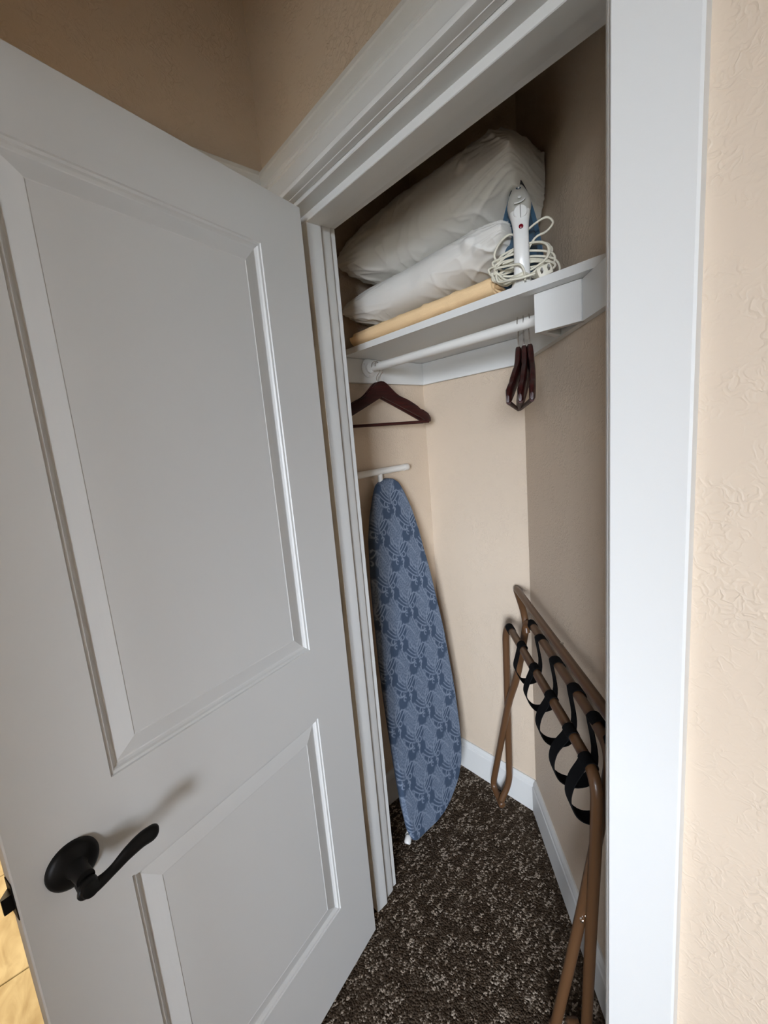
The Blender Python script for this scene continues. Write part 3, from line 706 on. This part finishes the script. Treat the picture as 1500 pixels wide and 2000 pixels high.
# ---------------------------------------------------------------- things on the shelf
def fold_noise(p, s): return noise.noise(Vector(p)*s)
def pillow(name, label, c, L, D, H, ty=0.0, seedv=0.0, bumps=(), sag=0.0, squash=1.0, lift=0.0):
    """c centre; L,D,H half sizes; ty = slope along x. Stuffed case with pinched corners, creases, and sides pressed flat by the closet walls"""
    nu, nv = 190, 120; V, F = [], []
    idx = {}
    for side_ in (1, -1):
        for i in range(nu+1):
            for j in range(nv+1):
                u = math.sin((-1 + 2*i/nu)*math.pi/2); v = math.sin((-1 + 2*j/nv)*math.pi/2)
                edge_ = i in (0, nu) or j in (0, nv)
                if side_ == -1 and edge_: idx[(side_, i, j)] = idx[(1, i, j)]; continue
                fu = 1-abs(u)**4.6; fv = 1-abs(v)**2.4
                h = (max(fu, 0)*max(fv, 0))**0.44
                px = u*(1 - 0.075*(1-abs(v))*abs(u)**3); py = v*(1 - 0.10*(1-abs(u))*abs(v)**3)
                x = px*L; y = py*D; z = side_*h*H*(squash if side_ < 0 else 1.0)*(1 - 4.5*lift*max(0.0, u))
                q = Vector((x, y, z))
                endw = abs(u)**2.2
                s1 = seedv
                wx = x + 0.02*noise.noise(Vector((x*9, y*9, z*9+s1)))
                ang = math.atan2(z*1.5, (L*1.15-abs(x)) + 0.02)          # creases fan out from the ends
                fan = noise.noise(Vector((ang*9 + s1, y*6, u*1.2)))
                fan = (1-abs(fan))**5
                c1 = noise.noise(Vector((wx*10 + s1, y*7, z*26 + wx*9)))
                rid = (1-abs(c1))**7
                c2 = noise.noise(Vector((wx*22 - s1, y*10, z*14 - wx*16)))
                rid2 = (1-abs(c2))**8*max(0, noise.noise(Vector((x*6, y*4, z*6 + s1)))+0.15)
                big = noise.noise(Vector((x*4 - s1, y*6, z*8)))
                d = (0.0085*(fan-0.25)*endw + 0.0065*(rid-0.2)*(0.25+0.8*endw) + 0.008*rid2 + 0.010*big*h)*min(1, h*2.5)
                nrm = Vector((u*0.6*(1-h), v*1.0*(1-h*0.6), side_*(0.25+h))).normalized()
                q += nrm*d
                for (bx_, by_, bz_, br, bh) in bumps:
                    dd = (q - Vector((bx_, by_, bz_))).length
                    if dd < br*3: q += Vector((0.25, -1, 0.15)).normalized()*bh*(math.exp(-(dd/br)**2) - 0.12*math.exp(-((dd-br*1.5)/(br*0.5))**2))
                q.z += ty*q.x - sag*(q.x/L)**2 + lift*max(0.0, (u-0.25)/0.75)**2
                q += Vector(c)
                # pressed against the walls, never through them
                q.x = max(q.x, XL+0.004+0.004*abs(noise.noise(Vector((q.y*20, q.z*20, s1)))))
                q.y = min(q.y, YB-0.004)
                off = (q-A0).dot(AN); lim = 0.006+0.004*abs(noise.noise(Vector((q.y*16, q.z*16, s1))))
                if off < lim: q += AN*(lim-off)
                idx[(side_, i, j)] = len(V); V.append(q)
        for i in range(nu):
            for j in range(nv):
                F.append([idx[(side_, i, j)], idx[(side_, i+1, j)], idx[(side_, i+1, j+1)], idx[(side_, i, j+1)]])
    o = mesh(name, (V, F), COTTON, None, smooth=180)
    tag(o, label, 'pillow', 'white bed pillows stacked on the closet shelf'); return o
pillow('bed_pillow', 'lower white bed pillow lying on the folded peach blanket', (0.060, 0.507, 1.946), 0.318, 0.195, 0.072, 0.03, 3.1,
       bumps=((0.215, -0.185, 0.004, 0.016, 0.010), (0.240, -0.18, -0.018, 0.012, 0.007)))
pillow('bed_pillow', 'upper white bed pillow, fatter, topmost of the stack', (0.072, 0.507, 2.102), 0.334, 0.195, 0.124, 0.03, 8.4,
       bumps=((0.195, -0.180, 0.028, 0.013, 0.011),), squash=0.74)

def blanket():
    """one long sheet folded flat into a spiral: seen as a smooth fold in front, layered edge at the right end"""
    pts = []; c_y, c_z = 0.472, 1.8405
    turns = 2.6; n = 150
    for i in range(n+1):
        t = i/n; a = turns*2*math.pi*t
        ry = 0.168 - 0.034*t*turns/2.6; rz = 0.0295 - 0.0235*t
        cy, sy = math.cos(a+math.pi), math.sin(a+math.pi)
        e = 0.30
        pts.append((c_y + ry*math.copysign(abs(cy)**e, cy), c_z + rz*math.copysign(abs(sy)**0.62, sy)))
    V, F = [], []; xs = np.linspace(-0.205, 0.352, 60); th = 0.0024; m_ = len(pts)
    for xi, x in enumerate(xs):
        for lay in (1, -1):
            for i, (y, z) in enumerate(pts):
                a, b = pts[max(0, i-1)], pts[min(m_-1, i+1)]
                ty_, tz_ = b[0]-a[0], b[1]-a[1]; l = math.hypot(ty_, tz_) or 1
                ny, nz = -tz_/l, ty_/l
                w = 0.0016*noise.noise(Vector((x*18, y*9, z*40)))
                crease = -0.003*math.exp(-((x-0.12+0.1*(z-1.83))/0.006)**2) - 0.003*math.exp(-((x-0.225)/0.007)**2) - 0.002*math.exp(-((x-0.01)/0.006)**2)
                k = lay*th + (w+crease*(y < 0.40))*(1 if i < m_*0.4 else 0)
                xx = x + (0.010*noise.noise(Vector((i*0.09, 2.2, 0))) if xi == len(xs)-1 else 0)
                V.append((xx, y+ny*k, max(z+nz*k, 1.8085)))
    row = 2*m_
    for xi in range(len(xs)-1):
        for i in range(m_-1):
            a = xi*row+i; F.append([a, a+1, a+row+1, a+row]); a += m_; F.append([a, a+row, a+row+1, a+1])
        F.append([xi*row, xi*row+row, xi*row+row+m_, xi*row+m_]); a = xi*row+m_-1; F.append([a, a+m_, a+row+m_, a+row])
    for xi in (0, len(xs)-1):
        for i in range(m_-1):
            a = xi*row+i; F.append([a, a+m_, a+m_+1, a+1])
    return V, F
tag(mesh('folded_blanket', blanket(), BLANK, None, smooth=60), 'folded peach blanket under the pillows on the shelf', 'blanket')

# ---------------------------------------------------------------- iron standing on its heel at the shelf edge
iron = empty('clothes_iron', (0.394, 0.366, ZS+0.0006), math.radians(33))
tag(iron, 'white and blue steam iron standing on its heel near the shelf edge', 'iron')
# local: x right, y away from viewer (soleplate at the back), z up to the nose
def sole_half(z, wmax=0.056, top=0.262):
    t = max(0.0, min(1.0, z/top)); return wmax*(1-t**2.3)**0.80*(0.90+0.10*min(1, z/0.06))
def slab(y0, y1, wmax, z0, z1, top, n=30, inset=0.0):
    V, F = [], []
    zs = [z0+(z1-z0)*(1-(1-i/n)**1.5) for i in range(n+1)]
    for y in (y0, y1):
        for z in zs: V.append((-max(sole_half(z, wmax, top)-inset, 0.0006), y, z))
        for z in zs: V.append((max(sole_half(z, wmax, top)-inset, 0.0006), y, z))
    k = n+1
    for i in range(n):
        F.append([i, i+1, k+i+1, k+i]); o = 2*k; F.append([o+i, o+k+i, o+k+i+1, o+i+1])
        F.append([i, o+i, o+i+1, i+1]); F.append([k+i, k+i+1, o+k+i+1, o+k+i])
    F.append([0, k, 3*k, 2*k]); F.append([n, 2*k+n, 3*k+n, k+n])
    return V, F
mesh('soleplate', slab(0.0475, 0.0545, 0.0600, 0.0, 0.2712, 0.272), SOLE, iron, world=False)
mesh('skirt', slab(0.034, 0.0455, 0.0570, 0.0, 0.268, 0.271), TANK, iron, world=False)['label'] = 'translucent blue water tank skirt'
mesh('nose', join(slab(0.031, 0.0455, 0.0575, 0.236, 0.2715, 0.272, 10)), DARK, iron, world=False)['label'] = 'dark nose tip'
def tank():
    V, F = [], []; n = 26; m_ = 16
    for i in range(n+1):
        t = i/n; z = 0.002+t*0.240; hw = max(sole_half(z, 0.049, 0.256)*0.93, 0.002); dep = 0.030*(1-0.35*t)
        for k in range(m_+1):
            a = math.pi*k/m_; V.append((hw*math.cos(a), 0.0345 - dep*math.sin(a)**0.7, z))
    for i in range(n):
        for k in range(m_):
            a = i*(m_+1)+k; F.append([a, a+1, a+m_+2, a+m_+1])
    F.append(list(range(m_+1))); F.append([n*(m_+1)+k for k in range(m_+1)])
    for i in range(n): a = i*(m_+1); F.append([a, a+m_+1, a+2*m_+1, a+m_])
    return V, F
mesh('water_tank', tank(), TANK, iron, smooth=40, world=False)
# white housing: nose shield flowing into the handle and down to the heel; (z, half width, y front, y back)
def loft(rows, m_=18, pw=0.7):
    V, F = [], []
    for z, hw, yf, yb in rows:
        c, d = (yf+yb)/2, (yb-yf)/2
        for k in range(m_):
            a = 2*math.pi*k/m_; ca, sa = math.cos(a), math.sin(a)
            V.append((hw*math.copysign(abs(ca)**pw, ca), c+d*math.copysign(abs(sa)**pw, sa), z))
    for i in range(len(rows)-1):
        for k in range(m_):
            l = (k+1) % m_; F.append([i*m_+k, i*m_+l, (i+1)*m_+l, (i+1)*m_+k])
    F.append(list(range(m_))); F.append([(len(rows)-1)*m_+k for k in range(m_)])
    return V, F
hr = []
for z, f, yf in ((0.150, 0.33, -0.038), (0.160, 0.42, -0.036), (0.170, 0.56, -0.033), (0.180, 0.70, -0.029), (0.190, 0.81, -0.024), (0.200, 0.88, -0.018), (0.210, 0.92, -0.011), (0.220, 0.94, -0.003), (0.230, 0.95, 0.006), (0.240, 0.95, 0.015), (0.248, 0.94, 0.023), (0.2535, 0.80, 0.029), (0.2555, 0.5, 0.032)):
    hr.append((z+0.004, sole_half(z, 0.056, 0.262)*f, yf+0.006, 0.0342))
mesh('housing', loft(hr, 22, 0.85), PLASG, iron, smooth=50, world=False)['label'] = 'pale grey nose shield'
hd = mesh('handle', loft([(0.000, 0.0340, -0.020, 0.033), (0.006, 0.0300, -0.030, 0.033), (0.016, 0.0240, -0.040, 0.028), (0.028, 0.0200, -0.046, 0.005), (0.040, 0.0180, -0.050, -0.016),
                     (0.070, 0.0172, -0.054, -0.024), (0.105, 0.0168, -0.053, -0.024), (0.130, 0.0172, -0.047, -0.018), (0.148, 0.0190, -0.041, -0.008), (0.162, 0.0215, -0.036, 0.002), (0.172, 0.0235, -0.0352, 0.01)]), PLASW, iron, smooth=50, world=False)
mesh('dial', join(lathe([(0.0150, 0), (0.0150, 0.0035), (0.0135, 0.0050), (0.001, 0.0052)], 26, (0, -0.0335, 0.166), (0, -1, 0.12)), box(-0.0014, 0.0014, -0.0418, -0.0375, 0.152, 0.180, 0.0004)), PLASW, iron, smooth=40, world=False)
mesh('dial_mark', box(-0.0009, 0.0009, -0.0424, -0.0410, 0.1525, 0.1795), GREYP, iron, world=False)
mesh('indicator_lamp', lathe([(0.0052, 0), (0.0050, 0.002), (0.003, 0.0032), (0.0006, 0.0036)], 18, (0, -0.0463, 0.131), (0, -1, 0.2)), RED, iron, smooth=50, world=False)
mesh('steam_button', lathe([(0.0042, 0), (0.0038, 0.002), (0.0006, 0.0028)], 16, (0, -0.0150, 0.206), (0, -0.75, 0.65)), PLASW, iron, smooth=50, world=False)
mesh('emblem', sweep(smooth_path([(-0.012, -0.0245, 0.1910), (-0.003, -0.0255, 0.1905), (0.006, -0.0240, 0.1935), (0.0110, -0.0195, 0.1990)], 4), 0.0015, 8), PLASW, iron, smooth=50, world=False)
mesh('spray_nozzle', lathe([(0.0024, 0), (0.0020, 0.002), (0.0005, 0.0028)], 12, (0, 0.0120, 0.238), (0, -0.75, 0.65)), PLASW, iron, smooth=50, world=False)
# cord: leaves the heel, many loose loops round the handle, plug over the shelf edge
def cord_path():
    P = []
    rng = random.Random(5); up_ = 0.012
    P += [(0.006, -0.050, 0.016), (0.004, -0.060, 0.030), (-0.004, -0.062, 0.046), (-0.020, -0.052, 0.052)]
    loops = [(0.060, 0.024, 0.052, -0.05), (0.066, 0.018, 0.044, 0.10), (0.058, 0.034, 0.066, 0.22), (0.070, 0.020, 0.050, -0.12), (0.062, 0.032, 0.072, 0.12),
             (0.056, 0.018, 0.038, 0.05), (0.066, 0.036, 0.064, 0.26), (0.074, 0.030, 0.058, 0.02)]
    for li, (a, b, zc, sl_) in enumerate(loops):
        for k in range(12):
            t = math.pi + 2*math.pi*k/12
            x = a*math.cos(t) + rng.uniform(-.002, .002)
            z = zc + b*math.sin(t) + sl_*x + rng.uniform(-.0015, .0015)
            y = -0.013 + 0.004*math.sin(2.3*li) + 0.008*math.cos(t*1.0+li) - 0.016*(abs(math.cos(t))**4) + rng.uniform(-.001, .001)
            if abs(x) < 0.030: y = max(min(y, -0.010), -0.018) if zc+b*math.sin(t) > 0.030 else -0.056
            P.append((x, y, max(z, 0.006)))
    P += [(-0.052, -0.02, 0.060), (-0.030, -0.014, 0.054), (0.0, -0.014, 0.070), (0.030, -0.016, 0.112), (0.055, -0.020, 0.120), (0.070, -0.020, 0.136), (0.056, -0.020, 0.150), (0.030, -0.016, 0.142), (0.0, -0.008, 0.128),
          (-0.026, -0.014, 0.132), (-0.050, -0.022, 0.112), (-0.060, -0.024, 0.086), (-0.044, -0.022, 0.070), (-0.020, -0.018, 0.074), (0.0, -0.013, 0.076), (0.03, -0.018, 0.074), (0.070, -0.022, 0.060), (0.082, -0.026, 0.036), (0.072, -0.034, 0.014), (0.050, -0.044, 0.008), (0.040, -0.050, 0.010)]
    return P
cd_ = mesh('cord', sweep(smooth_path(cord_path(), 4), 0.0027, 7), CORD, iron, smooth=60, world=False)
pc = Vector((0.045, -0.062, 0.0195))
def plug_at(v): return Matrix.Rotation(math.radians(-18), 4, 'Y').to_3x3() @ v + pc
pg = mesh('plug', xf(box(-0.0165, 0.0165, -0.020, 0.020, -0.0125, 0.0125, 0.0055, 2), plug_at), CORD, cd_, smooth=40, world=False)
mesh('prong', join(*[xf(box(x-0.0016, x+0.0016, -0.0360, -0.0195, -0.0038, 0.0038, 0.0004), plug_at) for x in (-0.0075,)]), GREYP, cd_, world=False)
mesh('prong', join(*[xf(box(x-0.0016, x+0.0016, -0.0360, -0.0195, -0.0038, 0.0038, 0.0004), plug_at) for x in (0.0075,)]), GREYP, cd_, world=False)
